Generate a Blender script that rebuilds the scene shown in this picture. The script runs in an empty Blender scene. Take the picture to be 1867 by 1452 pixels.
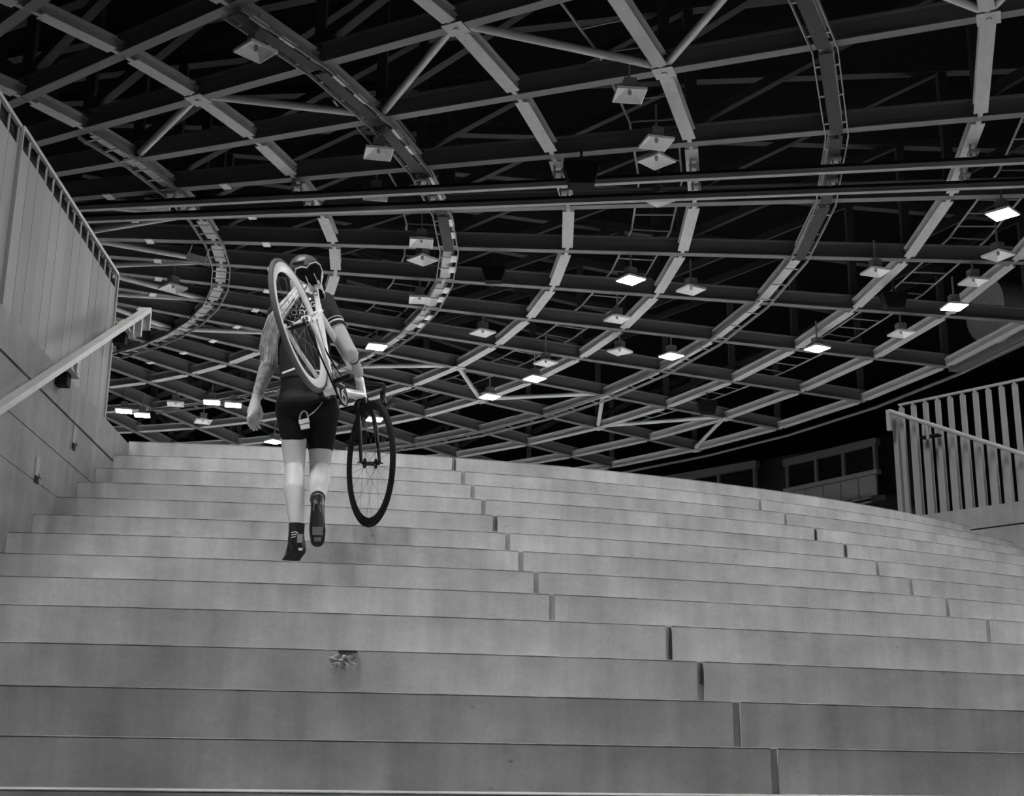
import bpy, bmesh, math, random
from mathutils import Vector, Matrix
from mathutils.bvhtree import BVHTree
random.seed(7)
S = bpy.context.scene
COL = S.collection
PI = math.pi

# ------------------------------------------------------------------ camera
F_PX, PITCH, ROLL, EYE = 2444.7, 0.2724, -0.012676, 0.0635
cam = bpy.data.cameras.new('camera')
cam.sensor_width = 36.0
cam.lens = F_PX / 1867.0 * 36.0
cam.clip_end = 400
camo = bpy.data.objects.new('camera', cam)
COL.objects.link(camo)
_fw = Vector((0, math.cos(PITCH), math.sin(PITCH)))
_v = Vector((0, -math.sin(PITCH), math.cos(PITCH)))
_x = Vector((1, 0, 0))
_c, _s = math.cos(ROLL), math.sin(ROLL)
_cr, _cu = _x * _c - _v * _s, _x * _s + _v * _c
camo.matrix_world = Matrix((( _cr.x, _cu.x, -_fw.x, 0), (_cr.y, _cu.y, -_fw.y, 0), (_cr.z, _cu.z, -_fw.z, EYE), (0, 0, 0, 1)))
S.camera = camo

# ------------------------------------------------------------------ world, exposure
w = bpy.data.worlds.new('world'); S.world = w; w.use_nodes = True
w.node_tree.nodes['Background'].inputs[0].default_value = (0.02, 0.02, 0.02, 1)
w.node_tree.nodes['Background'].inputs[1].default_value = 0.2
S.view_settings.view_transform = 'Standard'
S.view_settings.look = 'None'
S.view_settings.gamma = 1.0
S.view_settings.use_curve_mapping = False
S.view_settings.exposure = 1.5
S.cycles.caustics_reflective = False
S.cycles.caustics_refractive = False
LAMP = 194.0          # radiance of a burning floodlight

# ------------------------------------------------------------------ geometry constants (measured from the photograph)
SX, SY = -3.26, 19.859            # centre of the fan-shaped stairs
R0, TR, RISE = 16.072, 0.3978, 0.17
DZ = [0.0027, -0.013, -0.0086, 0.0001, 0.0136, 0.0116, 0.0011, -0.005, -0.0117, -0.0091, -0.0079, -0.0049, 0.0017, 0.0168]
AL, AR = 3.3, 42.5                # degrees: the side walls
HR = 14.0
CX, CY, ZR = -1.53134 * HR, 2.43368 * HR, HR + EYE     # roof centre, underside of the roof frame
TH0, DTH = -0.61952, math.radians(7.5)
RING = [13.2, 16.47, 19.66, 22.94, 26.16, 29.43, 32.51, 35.57, 38.45]
FLOOR = 13 * RISE + DZ[13]

def sp(R, a, z=0.0):              # stairs polar (degrees)
    a = math.radians(a)
    return Vector((SX + R * math.sin(a), SY - R * math.cos(a), z))
def rp(R, i, z=ZR):               # roof polar (radius, bay number)
    a = TH0 + DTH * i
    return Vector((CX + R * math.cos(a), CY + R * math.sin(a), z))
def ray(px, py):
    u0, w0 = px - 933.5, 726.0 - py
    u = _c * u0 + _s * w0; q = -_s * u0 + _c * w0
    return _x * u + _fw * F_PX + _v * q
def at_y(px, py, y):
    d = ray(px, py); return d * (y / d.y) + Vector((0, 0, EYE))
def at_z(px, py, z):
    d = ray(px, py); return d * ((z - EYE) / d.z) + Vector((0, 0, EYE))

# ------------------------------------------------------------------ materials
def newmat(name):
    m = bpy.data.materials.new(name); m.use_nodes = True
    nt = m.node_tree
    return m, nt, nt.nodes['Principled BSDF']
def plain(name, g, rough=0.6, metal=0.0, var=0.12, scale=8.0, bump=0.0, spec=0.5):
    m, nt, b = newmat(name)
    b.inputs['Specular IOR Level'].default_value = spec
    b.inputs['Roughness'].default_value = rough
    b.inputs['Metallic'].default_value = metal
    tc = nt.nodes.new('ShaderNodeTexCoord'); n = nt.nodes.new('ShaderNodeTexNoise')
    n.inputs['Scale'].default_value = scale; n.inputs['Detail'].default_value = 4
    nt.links.new(tc.outputs['Object'], n.inputs['Vector'])
    r = nt.nodes.new('ShaderNodeMapRange')
    r.inputs[1].default_value = 0.3; r.inputs[2].default_value = 0.7
    r.inputs[3].default_value = g * (1 - var); r.inputs[4].default_value = g * (1 + var)
    nt.links.new(n.outputs['Fac'], r.inputs[0])
    nt.links.new(r.outputs[0], b.inputs['Base Color'])
    if bump:
        bp = nt.nodes.new('ShaderNodeBump'); bp.inputs['Strength'].default_value = bump; bp.inputs['Distance'].default_value = 0.01
        nt.links.new(n.outputs['Fac'], bp.inputs['Height']); nt.links.new(bp.outputs[0], b.inputs['Normal'])
    return m
def emit(name, s):
    m, nt, b = newmat(name)
    b.inputs['Base Color'].default_value = (0.9, 0.9, 0.9, 1)
    b.inputs['Emission Color'].default_value = (1, 1, 1, 1)
    b.inputs['Emission Strength'].default_value = s
    return m
def concrete(name, g, streak=0.0, stretch=(1, 1, 1)):
    m, nt, b = newmat(name)
    N, L = nt.nodes.new, nt.links.new
    b.inputs['Roughness'].default_value = 0.75
    tc = N('ShaderNodeTexCoord')
    def noise(scale, detail, sc=(1, 1, 1), rough=0.55):
        mp = N('ShaderNodeMapping'); mp.inputs['Scale'].default_value = sc
        L(tc.outputs['Object'], mp.inputs[0])
        n = N('ShaderNodeTexNoise'); n.inputs['Scale'].default_value = scale; n.inputs['Detail'].default_value = detail
        n.inputs['Roughness'].default_value = rough
        L(mp.outputs[0], n.inputs['Vector']); return n.outputs['Fac']
    def rng(x, a, bb, c, d):
        r = N('ShaderNodeMapRange'); r.inputs[1].default_value = a; r.inputs[2].default_value = bb
        r.inputs[3].default_value = c; r.inputs[4].default_value = d; L(x, r.inputs[0]); return r.outputs[0]
    def mul(a, bb):
        k = N('ShaderNodeMath'); k.operation = 'MULTIPLY'; L(a, k.inputs[0])
        if isinstance(bb, float): k.inputs[1].default_value = bb
        else: L(bb, k.inputs[1])
        return k.outputs[0]
    big = rng(noise(0.9, 5), 0.3, 0.7, 0.84, 1.14)
    cloud = rng(noise(3.2, 8, (1, 1, 1.6), 0.65), 0.3, 0.72, 1.14, 0.80)
    fine = rng(noise(60, 3), 0.3, 0.7, 0.95, 1.05)
    vert = rng(noise(2.6, 4, (3.5, 3.5, 0.25)), 0.35, 0.7, 1 + streak * 0.6, 1 - streak)
    # small dark pores and scuffs
    mp = N('ShaderNodeMapping'); mp.inputs['Scale'].default_value = (1, 1, 1.6); L(tc.outputs['Object'], mp.inputs[0])
    vo = N('ShaderNodeTexVoronoi'); vo.inputs['Scale'].default_value = 5.0; L(mp.outputs[0], vo.inputs['Vector'])
    pore = rng(vo.outputs['Distance'], 0.02, 0.06, 0.55, 1.0)
    gate = rng(noise(2.1, 2), 0.47, 0.51, 0.0, 1.0)
    mx = N('ShaderNodeMix'); mx.data_type = 'FLOAT'; mx.inputs[2].default_value = 1.0
    L(gate, mx.inputs[0]); L(pore, mx.inputs[3])
    v = mul(mul(mul(mul(big, cloud), fine), vert), mx.outputs[0])
    L(mul(v, float(g)), b.inputs['Base Color'])
    bp = N('ShaderNodeBump'); bp.inputs['Strength'].default_value = 0.25; bp.inputs['Distance'].default_value = 0.004
    L(noise(25, 6), bp.inputs['Height']); L(bp.outputs[0], b.inputs['Normal'])
    return m

M = dict(
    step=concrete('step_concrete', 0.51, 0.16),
    nosing=concrete('shade_line_nosing', 0.33, 0.35),  # darker groove and lip colour, painted as the nosing's shadow line
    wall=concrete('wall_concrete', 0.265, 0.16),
    mortar=concrete('joint_mortar', 0.34, 0.05),
    gapdark=plain('dark_gap', 0.03, 0.9),  # near-black fill for cracks, gaps and the anchor pockets
    chip=plain('broken_concrete', 0.42, 0.9, var=0.6, scale=40, bump=1.0),
    floor=None,
    landing=plain('grey_landing', 0.10, 0.6),
    dimfloor=plain('bounce_dimming_floor', 0.05, 0.8, spec=0.08),
    outer=plain('dark_hall_wall', 0.03, 0.9, spec=0.08),
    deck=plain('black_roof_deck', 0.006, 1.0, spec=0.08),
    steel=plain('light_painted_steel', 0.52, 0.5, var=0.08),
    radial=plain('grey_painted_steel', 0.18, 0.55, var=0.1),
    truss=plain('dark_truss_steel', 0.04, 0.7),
    tube=plain('pale_tube_steel', 0.62, 0.4),
    tray=plain('galvanised_tray', 0.3, 0.5),
    black=plain('matt_black', 0.012, 0.7, spec=0.08),
    rail=plain('track_rail_steel', 0.34, 0.5),
    lampwhite=plain('white_reflector', 0.85, 0.5, var=0.04),
    lamphouse=plain('lamp_housing', 0.25, 0.6),
    lit=emit('burning_floodlight', LAMP),
    fence=plain('grey_painted_balustrade', 0.27, 0.55, var=0.08, scale=3),
    fence2=plain('dull_slat_paint', 0.30, 0.6, var=0.08, scale=3),
    hand=plain('brushed_handrail', 0.36, 0.45, 0.0),
    panel=plain('gallery_panel', 0.16, 0.8),
    frame=plain('gallery_window_frame', 0.10, 0.7),
    skin=plain('skin', 0.52, 0.5, var=0.05, scale=5),
    ink=plain('tattooed_skin', 0.36, 0.55, var=0.45, scale=38),
    jersey=plain('black_jersey', 0.035, 0.8, spec=0.08, var=0.25, scale=14, bump=0.3),
    shorts=plain('black_lycra', 0.012, 0.6, spec=0.08),
    white=plain('white_print', 0.75, 0.6),
    hair=plain('blonde_hair', 0.62, 0.5, var=0.35, scale=30),
    hair2=plain('darker_blonde_hair', 0.30, 0.5, var=0.35, scale=30),
    helmet=plain('grey_helmet_shell', 0.11, 0.35),
    shoe=plain('black_shoe_leather', 0.01, 0.4, spec=0.25),
    sock=plain('dark_sock', 0.03, 0.8, spec=0.08),
    sole=plain('worn_sole_pad', 0.10, 0.6),
    bikewhite=plain('white_bike_paint', 0.9, 0.3, var=0.03),
    tyre=plain('grey_tyre', 0.13, 0.7, spec=0.08),
    tyreblack=plain('black_tyre', 0.018, 0.7, spec=0.08),
    carbon=plain('black_carbon', 0.012, 0.4, spec=0.25),
    chrome=plain('chrome', 0.6, 0.2, 1.0),
    spoke=plain('steel_spoke', 0.16, 0.45, 0.3),
)
def glass():
    m, nt, b = newmat('dark_window_glass')
    b.inputs['Base Color'].default_value = (0.01, 0.01, 0.01, 1)
    b.inputs['Roughness'].default_value = 0.08
    return m
M['glass'] = glass()
def hall_floor():                         # pale boards of the track and infield, outer part darkened to cut bounced light
    m, nt, b = newmat('hall_floor')
    N, L = nt.nodes.new, nt.links.new
    tc = N('ShaderNodeTexCoord'); sub = N('ShaderNodeVectorMath'); sub.operation = 'SUBTRACT'
    sub.inputs[1].default_value = (CX, CY, FLOOR); L(tc.outputs['Object'], sub.inputs[0])
    ln = N('ShaderNodeVectorMath'); ln.operation = 'LENGTH'; L(sub.outputs[0], ln.inputs[0])
    r = N('ShaderNodeMapRange'); r.inputs[1].default_value = 38.5; r.inputs[2].default_value = 38.6
    r.inputs[3].default_value = 0.58; r.inputs[4].default_value = 0.10
    L(ln.outputs['Value'], r.inputs[0]); L(r.outputs[0], b.inputs['Base Color'])
    b.inputs['Roughness'].default_value = 0.6
    return m
M['floor'] = hall_floor()

# ------------------------------------------------------------------ mesh helpers
class MB:
    def __init__(s): s.bm = bmesh.new()
    def verts(s, pts): return [s.bm.verts.new(p) for p in pts]
    def face(s, vs):
        try: return s.bm.faces.new(vs)
        except ValueError: return None
    def box(s, lo, hi, mat=None):
        x0, y0, z0 = lo; x1, y1, z1 = hi
        P = [Vector(p) for p in ((x0,y0,z0),(x1,y0,z0),(x1,y1,z0),(x0,y1,z0),(x0,y0,z1),(x1,y0,z1),(x1,y1,z1),(x0,y1,z1))]
        if mat: P = [mat @ p for p in P]
        v = s.verts(P)
        for f in ((0,3,2,1),(4,5,6,7),(0,1,5,4),(1,2,6,5),(2,3,7,6),(3,0,4,7)): s.face([v[i] for i in f])
        return s
    def hexa(s, P):               # 8 corners, bottom loop then top loop
        v = s.verts(P)
        for f in ((0,3,2,1),(4,5,6,7),(0,1,5,4),(1,2,6,5),(2,3,7,6),(3,0,4,7)): s.face([v[i] for i in f])
        return s
    def tube(s, pts, r, n=8, caps=True, closed=False):
        pts = [Vector(p) for p in pts]; k = len(pts)
        rr = r if isinstance(r, (list, tuple)) else [r] * k
        rings = []; ref = None
        for i, p in enumerate(pts):
            if closed: d = pts[(i + 1) % k] - pts[i - 1]
            else: d = pts[min(i + 1, k - 1)] - pts[max(i - 1, 0)]
            d.normalize()
            if ref is None:
                ref = d.orthogonal().normalized()
            else:
                ref = ref - d * ref.dot(d)
                ref = ref.normalized() if ref.length > 1e-6 else d.orthogonal().normalized()
            b = d.cross(ref)
            rings.append(s.verts([p + (ref * math.cos(2*PI*j/n) + b * math.sin(2*PI*j/n)) * rr[i] for j in range(n)]))
        m = k if closed else k - 1
        for i in range(m):
            A, B = rings[i], rings[(i + 1) % k]
            for j in range(n): s.face([A[j], A[(j+1) % n], B[(j+1) % n], B[j]])
        if caps and not closed:
            s.face(list(reversed(rings[0]))); s.face(rings[-1])
        return s
    def lathe(s, prof, n=24, mat=None, close=False):   # prof: (radius, axial) around local Y axis
        rings = []
        for j in range(n):
            a = 2 * PI * j / n
            pts = [Vector((r * math.cos(a), y, r * math.sin(a))) for r, y in prof]
            if mat: pts = [mat @ p for p in pts]
            rings.append(s.verts(pts))
        k = len(prof)
        for j in range(n):
            A, B = rings[j], rings[(j + 1) % n]
            for i in range(k if close else k - 1):
                s.face([A[i], A[(i+1) % k], B[(i+1) % k], B[i]])
        return s
    def arc(s, fn, prof, a0, a1, n):   # sweep a closed profile (radius, z) through angles a0..a1, fn(R,a,z)
        rings = [s.verts([fn(r, a0 + (a1 - a0) * j / n, z) for r, z in prof]) for j in range(n + 1)]
        k = len(prof)
        for j in range(n):
            A, B = rings[j], rings[j + 1]
            for i in range(k): s.face([A[i], A[(i+1) % k], B[(i+1) % k], B[i]])
        s.face(rings[0]); s.face(list(reversed(rings[-1])))
        return s
    def mesh(s, name, mat, smooth=False):
        bmesh.ops.recalc_face_normals(s.bm, faces=s.bm.faces)
        me = bpy.data.meshes.new(name); s.bm.to_mesh(me); s.bm.free()
        for mm in (mat if isinstance(mat, (list, tuple)) else [mat]): me.materials.append(mm)
        if smooth:
            for p in me.polygons: p.use_smooth = True
            try: me.set_sharp_from_angle(angle=math.radians(45))
            except Exception: pass
        return me
I4 = Matrix.Identity(4)
WORLD = {}
def link(name, me, parent=None, mw=I4):
    o = bpy.data.objects.new(name, me); COL.objects.link(o)
    WORLD[o.name] = mw.copy()
    if parent:
        o.parent = parent
        o.matrix_local = WORLD[parent.name].inverted() @ mw
    else:
        o.matrix_world = mw
    return o
def empty(name, loc=(0, 0, 0), rot=I4):
    o = bpy.data.objects.new(name, None); COL.objects.link(o)
    o.empty_display_size = 0.1
    m = Matrix.Translation(loc) @ rot
    o.matrix_world = m; WORLD[o.name] = m
    return o
def tag(o, label, cat, group=None, kind=None):
    o['label'] = label; o['category'] = cat
    if group: o['group'] = group
    if kind: o['kind'] = kind
    return o
def span(A, B, up=Vector((0, 0, 1))):     # matrix whose x axis runs from A to B (scaled to its length)
    A, B = Vector(A), Vector(B); d = B - A; L = d.length; x = d / L
    y = up.cross(x).normalized(); z = x.cross(y)
    return Matrix(((x.x*L, y.x, z.x, A.x), (x.y*L, y.y, z.y, A.y), (x.z*L, y.z, z.z, A.z), (0, 0, 0, 1)))
def frame(P, x, z=Vector((0, 0, 1))):     # orthonormal frame
    x = Vector(x).normalized(); y = Vector(z).cross(x).normalized(); z = x.cross(y)
    return Matrix(((x.x, y.x, z.x, P[0]), (x.y, y.y, z.y, P[1]), (x.z, y.z, z.z, P[2]), (0, 0, 0, 1)))

# ================================================================== FLOOR, TUNNEL, STAIRS
def hall_radius(a, Rh=62.0):              # distance from the stairs' centre to the hall wall along angle a
    d = sp(1, a) - sp(0, a); o = Vector((SX - CX, SY - CY, 0))
    b = o.dot(d); c = o.length_squared - Rh * Rh
    return -b + math.sqrt(b * b - c)
mb = MB()
def ringface(a0, a1, r0, r1a, r1b, z0, z1):
    P = [sp(r0, a0, z0), sp(r1a, a0, z0), sp(r1b, a1, z0), sp(r0, a1, z0)]
    Q = [Vector((p.x, p.y, z1)) for p in P]
    mb.hexa(P + Q)
RT = R0 - 13 * TR
MOUTH = 19.7
for j in range(72):                       # floor all round the stairwell
    a0, a1 = AR + 0.9 + j * (360 - AR + AL - 1.8) / 72, AR + 0.9 + (j + 1) * (360 - AR + AL - 1.8) / 72
    left = 200 < a0 < 362
    ringface(a0, a1, 31.0 if left else RT - 0.4, hall_radius(a0), hall_radius(a1), FLOOR - 0.3, FLOOR)
for j in range(12):                       # slab over the tunnel behind the camera
    a0, a1 = AL - 0.9 + j * (AR - AL + 1.8) / 12, AL - 0.9 + (j + 1) * (AR - AL + 1.8) / 12
    ringface(a0, a1, MOUTH, hall_radius(a0), hall_radius(a1), FLOOR - 0.3, FLOOR)
o = link('floor', mb.mesh('floor', M['floor'])); o['kind'] = 'structure'
o = link('shade_parapet', MB().arc(sp, [(MOUTH, FLOOR), (MOUTH, FLOOR + 1.25), (MOUTH + .15, FLOOR + 1.25), (MOUTH + .15, FLOOR)], AL - 1, AR + 1, 16).mesh('shade_parapet', M['wall'])); o['kind'] = 'structure'  # added unseen parapet, sized to shade the lower steps
mb = MB()
for j in range(60):                       # round landing inside the top step, darkened to cut bounced light
    a0, a1 = 360 * j / 60, 360 * (j + 1) / 60
    P = [sp(0.0001, a0), sp(RT - 0.40, a0), sp(RT - 0.40, a1), sp(0.0001, a1)]
    mb.hexa([Vector((p.x, p.y, FLOOR - 0.3)) for p in P] + [Vector((p.x, p.y, FLOOR)) for p in P])
o = link('floor', mb.mesh('floor', M['landing'])); o['kind'] = 'structure'
mb = MB()
for j in range(72):                       # added dark zone left of the stairs, dims light bounced to the roof
    a0, a1 = AR + 0.9 + j * (360 - AR + AL - 1.8) / 72, AR + 0.9 + (j + 1) * (360 - AR + AL - 1.8) / 72
    if 200 < a0 < 362: ringface(a0, a1, RT - 0.4, 31.0, 31.0, FLOOR - 0.3, FLOOR)
o = link('floor', mb.mesh('floor', M['dimfloor'])); o['kind'] = 'structure'  # added dark zone, dims light bounced to the roof
mb = MB()
for j in range(12):
    a0, a1 = AL - 0.9 + j * (AR - AL + 1.8) / 12, AL - 0.9 + (j + 1) * (AR - AL + 1.8) / 12
    ringface(a0, a1, R0 + 9 * TR, 30, 30, -1.9, -1.7)
o = link('floor', mb.mesh('floor', M['wall'])); o['kind'] = 'structure'

stairs = empty('staircase', sp(R0, 20, 0))
tag(stairs, 'wide curved flight of pale concrete steps filling the lower half', 'staircase')
MID = {13: 15.17, 12: 15.06, 11: 14.93, 10: 14.82, 9: 14.7, 8: 14.59, 7: 14.46, 6: 14.35, 5: 14.22, 4: 15.87, 3: 15.75, 2: 15.64, 1: 15.45, 0: 15.3}
RGT = {12: 26.9, 11: 26.47, 10: 26.15, 9: 25.76, 8: 25.35, 7: 24.93, 6: 24.48, 5: 24.08}
JW = 0.030
def zk(k): return k * RISE + (DZ[k] if 0 <= k < 14 else 0)
for k in range(-9, 14):
    R, z1 = R0 - k * TR, zk(k)
    z0 = zk(k - 1) - 0.03
    cuts = [AL]
    if k in MID: cuts.append(MID[k])
    if k in RGT: cuts.append(RGT[k])
    cuts.append(AR)
    dR = random.uniform(-0.004, 0.004)
    Ri = R - TR - 0.06
    for n in range(len(cuts) - 1):
        g = math.degrees(JW / 2 / R)
        a0 = cuts[n] + (g if n else 0); a1 = cuts[n + 1] - (g if n < len(cuts) - 2 else 0)
        dj = random.uniform(-0.003, 0.003); rf = R + dR + dj
        # riser with a chamfered nosing and a shadow groove just under it
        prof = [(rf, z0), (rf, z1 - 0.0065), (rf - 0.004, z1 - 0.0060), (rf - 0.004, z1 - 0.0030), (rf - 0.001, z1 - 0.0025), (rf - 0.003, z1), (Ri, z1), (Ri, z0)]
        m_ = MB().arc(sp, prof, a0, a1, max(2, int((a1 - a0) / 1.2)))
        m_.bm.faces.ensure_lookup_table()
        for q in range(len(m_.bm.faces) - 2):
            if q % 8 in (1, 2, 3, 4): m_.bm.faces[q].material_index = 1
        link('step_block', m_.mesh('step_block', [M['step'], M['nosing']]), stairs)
        if n:
            mj = MB().arc(sp, [(R - 0.012, z0), (R - 0.012, z1 - 0.004), (Ri, z1 - 0.004), (Ri, z0)], cuts[n] - g, cuts[n] + g, 1)
            link('joint_mortar', mj.mesh('joint_mortar', M['mortar']), stairs)
            if (n == 1 and k in (13, 9, 4, 3)) or (n == 2 and k in (10, 9)):
                f0 = 0.5 if k != 4 else 0.05
                mj = MB().arc(sp, [(R + 0.001, z0 + 0.03 + f0 * RISE), (R + 0.001, z1 - 0.01), (R - 0.03, z1 - 0.01), (R - 0.03, z0 + 0.03 + f0 * RISE)], cuts[n] + g * 0.35, cuts[n] + g * (0.60 if k < 5 else 0.48), 1)
                link('joint_crack', mj.mesh('joint_crack', M['gapdark']), stairs)
# the broken patch on one riser
def riser_pt(px, py, k):
    d = ray(px, py); R = R0 - k * TR
    a = d.x**2 + d.y**2; b = d.x * SX + d.y * SY; c = SX * SX + SY * SY - R * R
    return d * ((b - math.sqrt(b * b - a * c)) / a) + Vector((0, 0, EYE))
mb = MB()
cen = riser_pt(627, 1207, 3)
nrm = (Vector((cen.x - SX, cen.y - SY, 0))).normalized(); tx = Vector((-nrm.y, nrm.x, 0))
rings = []
rnd = random.Random(3)
for q in range(5):
    rr = []
    for j in range(18):
        a = 2 * PI * j / 18
        rad = (q / 4.0) * (1 + rnd.uniform(-.28, .28))
        rr.append(cen + tx * math.cos(a) * 0.058 * rad + Vector((0, 0, 1)) * math.sin(a) * 0.036 * rad + nrm * ((0.010 if q < 4 else -0.004) + rnd.uniform(-.008, .006) * (q < 4)))
    rings.append(mb.verts(rr))
for q in range(4):
    for j in range(18): mb.face([rings[q][j], rings[q][(j+1) % 18], rings[q+1][(j+1) % 18], rings[q+1][j]])
link('chipped_patch', mb.mesh('chipped_patch', M['chip']), stairs)['label'] = 'rough broken patch in the concrete riser'
cg = riser_pt(634, 1188.5, 3) + nrm * 0.004
link('chip_gap', MB().box((-0.035, -0.006, -0.004), (0.035, 0.006, 0.004), frame(cg, tx)).mesh('chip_gap', M['gapdark']), stairs)

# ------------------------------------------------------------------ side walls of the stairwell
def wall_slab(name, a_face, side, z0, z1, r0, r1, mat, inset=0.0, thick=0.28, parent=None):
    # plane through the stairs' centre at angle a_face; thickness goes outward (side = -1 left, +1 right)
    d = (sp(1, a_face) - sp(0, a_face)); n = Vector((d.y, -d.x, 0)) if side < 0 else Vector((-d.y, d.x, 0))
    # n points into the stairwell for the given side
    mid = sp(12, (AL + AR) / 2) - sp(12, a_face)
    if n.dot(mid) < 0: n = -n
    A, B = sp(r0, a_face), sp(r1, a_face)
    P = [A - n * inset, B - n * inset, B - n * thick, A - n * thick]
    m_ = MB().hexa([Vector((p.x, p.y, z0)) for p in P] + [Vector((p.x, p.y, z1)) for p in P])
    return link(name, m_.mesh(name, mat), parent), n
LT, RTOP = 2.205, 2.39
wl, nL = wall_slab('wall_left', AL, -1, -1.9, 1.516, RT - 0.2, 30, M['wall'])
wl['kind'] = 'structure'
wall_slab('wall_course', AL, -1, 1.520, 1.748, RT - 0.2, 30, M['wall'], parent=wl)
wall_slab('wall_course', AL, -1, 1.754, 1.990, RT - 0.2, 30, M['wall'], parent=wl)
wall_slab('shadow_gap', AL, -1, 1.40, 2.005, RT - 0.2, 30, M['gapdark'], inset=0.012, parent=wl)
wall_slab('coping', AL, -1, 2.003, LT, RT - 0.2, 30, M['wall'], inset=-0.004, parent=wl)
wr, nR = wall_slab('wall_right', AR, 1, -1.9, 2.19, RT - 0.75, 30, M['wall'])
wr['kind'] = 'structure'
wall_slab('shadow_gap', AR, 1, 2.15, 2.206, RT + 0.02, 30, M['gapdark'], inset=0.012, parent=wr)
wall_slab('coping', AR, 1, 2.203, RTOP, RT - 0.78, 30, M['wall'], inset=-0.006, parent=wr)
# two small hooked anchor recesses on the left wall
for (px, py) in ((134, 803), (66, 862)):
    d = ray(px, py); n2 = nL; P0 = sp(12, AL)
    t_ = (P0 - Vector((0, 0, EYE))).dot(Vector((n2.x, n2.y, 0))) / Vector((d.x, d.y, 0)).dot(n2)
    X = d * t_ + Vector((0, 0, EYE))
    fr = frame(X, sp(2, AL) - sp(1, AL))
    an = empty('wall_anchor', X)
    tag(an, 'small rusty anchor plate high on the left stair wall' if px == 134 else 'small rusty anchor plate lower on the left stair wall', 'anchor', 'anchors cast into the left wall')
    sgn = 1 if (fr.to_3x3() @ Vector((0, 1, 0))).dot(nL) > 0 else -1
    link('plate', MB().box((-0.035, min(0, sgn*0.006), -0.02), (0.035, max(0, sgn*0.006), 0.085), fr).mesh('plate', M['mortar']), an, I4)
    link('pocket', MB().box((-0.035, min(0, sgn*0.008), -0.055), (0.02, max(0, sgn*0.008), -0.018), fr).mesh('pocket', M['gapdark']), an, I4)
    link('hook', MB().tube([fr @ Vector((-0.02, sgn*.01, -.02)), fr @ Vector((0.0, sgn*.03, -.03)), fr @ Vector((0.05, sgn*.03, -.02))], 0.006, 6).mesh('hook', M['tray']), an, I4)

# ------------------------------------------------------------------ left balustrade: boards with notched tops
BA = 2.87
dL = (sp(1, BA) - sp(0, BA)).normalized()
bal = empty('slatted_balustrade', sp(11.3, BA, LT))
tag(bal, 'grey boarded balustrade with notched top standing on the left stair wall', 'balustrade')
PITCHB, ZT = 0.153, 3.30
board = MB()
bw = PITCHB + 0.001
pr = [(0, 0), (bw, 0), (bw, ZT - LT - 0.115), (bw - 0.133, ZT - LT - 0.115), (bw - 0.133, ZT - LT - 0.012), (0, ZT - LT - 0.012)]
fa = [Vector((x, -0.003, z)) for x, z in pr]; fb = [Vector((x, 0.003, z)) for x, z in pr]
va, vb = board.verts(fa), board.verts(fb)
board.face(va); board.face(list(reversed(vb)))
for i in range(6): board.face([va[i], va[(i+1) % 6], vb[(i+1) % 6], vb[i]])
board_me = [board.mesh('board', M['fence'])]
for g_ in (0.255, 0.285):
    m_ = board_me[0].copy(); m_.materials.clear(); m_.materials.append(plain('board_paint', g_, 0.6, var=0.1, scale=2.5)); board_me.append(m_)
r = 11.32; n = 0
while r < 17.6:
    jog = 0.003 if n % 3 == 1 else (0.0 if n % 3 else 0.0015)
    if n >= 14: jog += 0.012
    link('board', board_me[(n * 7 // 3) % 3], bal, frame(sp(r, BA, LT) - nL * jog, dL))
    r += PITCHB; n += 1
    if n == 14: r += 0.02
link('top_rail', MB().box((0, -0.010, -0.014), (14 * PITCHB + 0.01, 0.010, 0.008), frame(sp(11.31, BA, ZT), dL)).mesh('top_rail', M['hand']), bal)
link('top_rail', MB().box((14 * PITCHB + 0.02, -0.010, -0.014), (6.3, 0.010, 0.008), frame(sp(11.31, BA, ZT) - nL * .012, dL)).mesh('top_rail', M['hand']), bal)
link('joint_strip', MB().box((-0.012, -0.012, 0), (0.006, 0.010, ZT - LT), frame(sp(11.32 + 14 * PITCHB + .012, BA, LT), dL)).mesh('joint_strip', M['fence']), bal)
link('end_post', MB().box((-0.03, -0.010, 0), (0.0, 0.010, ZT - LT), frame(sp(11.31, BA, LT), dL)).mesh('end_post', M['fence']), bal)

link('notch_shade_strip', MB().box((0, -0.010, -0.125), (6.2, 0.010, -0.012), frame(sp(11.33, BA, ZT) - nL * .035, dL)).mesh('notch_shade_strip', M['black']), bal)  # added black strip that darkens the notches like deep shade
# left handrail
def pl(a, px, py):                       # pixel onto the vertical plane at stairs angle a
    d = ray(px, py); dd = sp(1, a) - sp(0, a); nn = Vector((dd.y, -dd.x, 0)); P0 = sp(12, a) - Vector((0, 0, EYE))
    return d * (P0.dot(nn) / Vector((d.x, d.y, 0)).dot(nn)) + Vector((0, 0, EYE))
HA = AL + 0.45
h1 = pl(HA, 269, 565); h0 = pl(HA, 2, 742)
hd = (h1 - h0).normalized()
hl = empty('handrail', (h0.x, h0.y, 1.6))
tag(hl, 'sloping flat metal handrail climbing along the left stair wall', 'handrail')
fr = frame(h0 - hd * 4.0, hd)
link('rail', MB().box((0, -0.028, -0.016), ((h1 - h0).length + 4.0, 0.028, 0.016), fr).mesh('rail', M['hand']), hl)
link('end_return', MB().box((-0.02, -0.028, -0.15), (0.012, 0.028, -0.01), frame(h1, Vector((hd.x, hd.y, 0)))).mesh('end_return', M['hand']), hl)
link('end_return', MB().box((-0.02, -0.028, -0.15), (0.012, 0.028, -0.01), frame(h1 - hd * 0.28, Vector((hd.x, hd.y, 0)))).mesh('end_return', M['hand']), hl)
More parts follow.
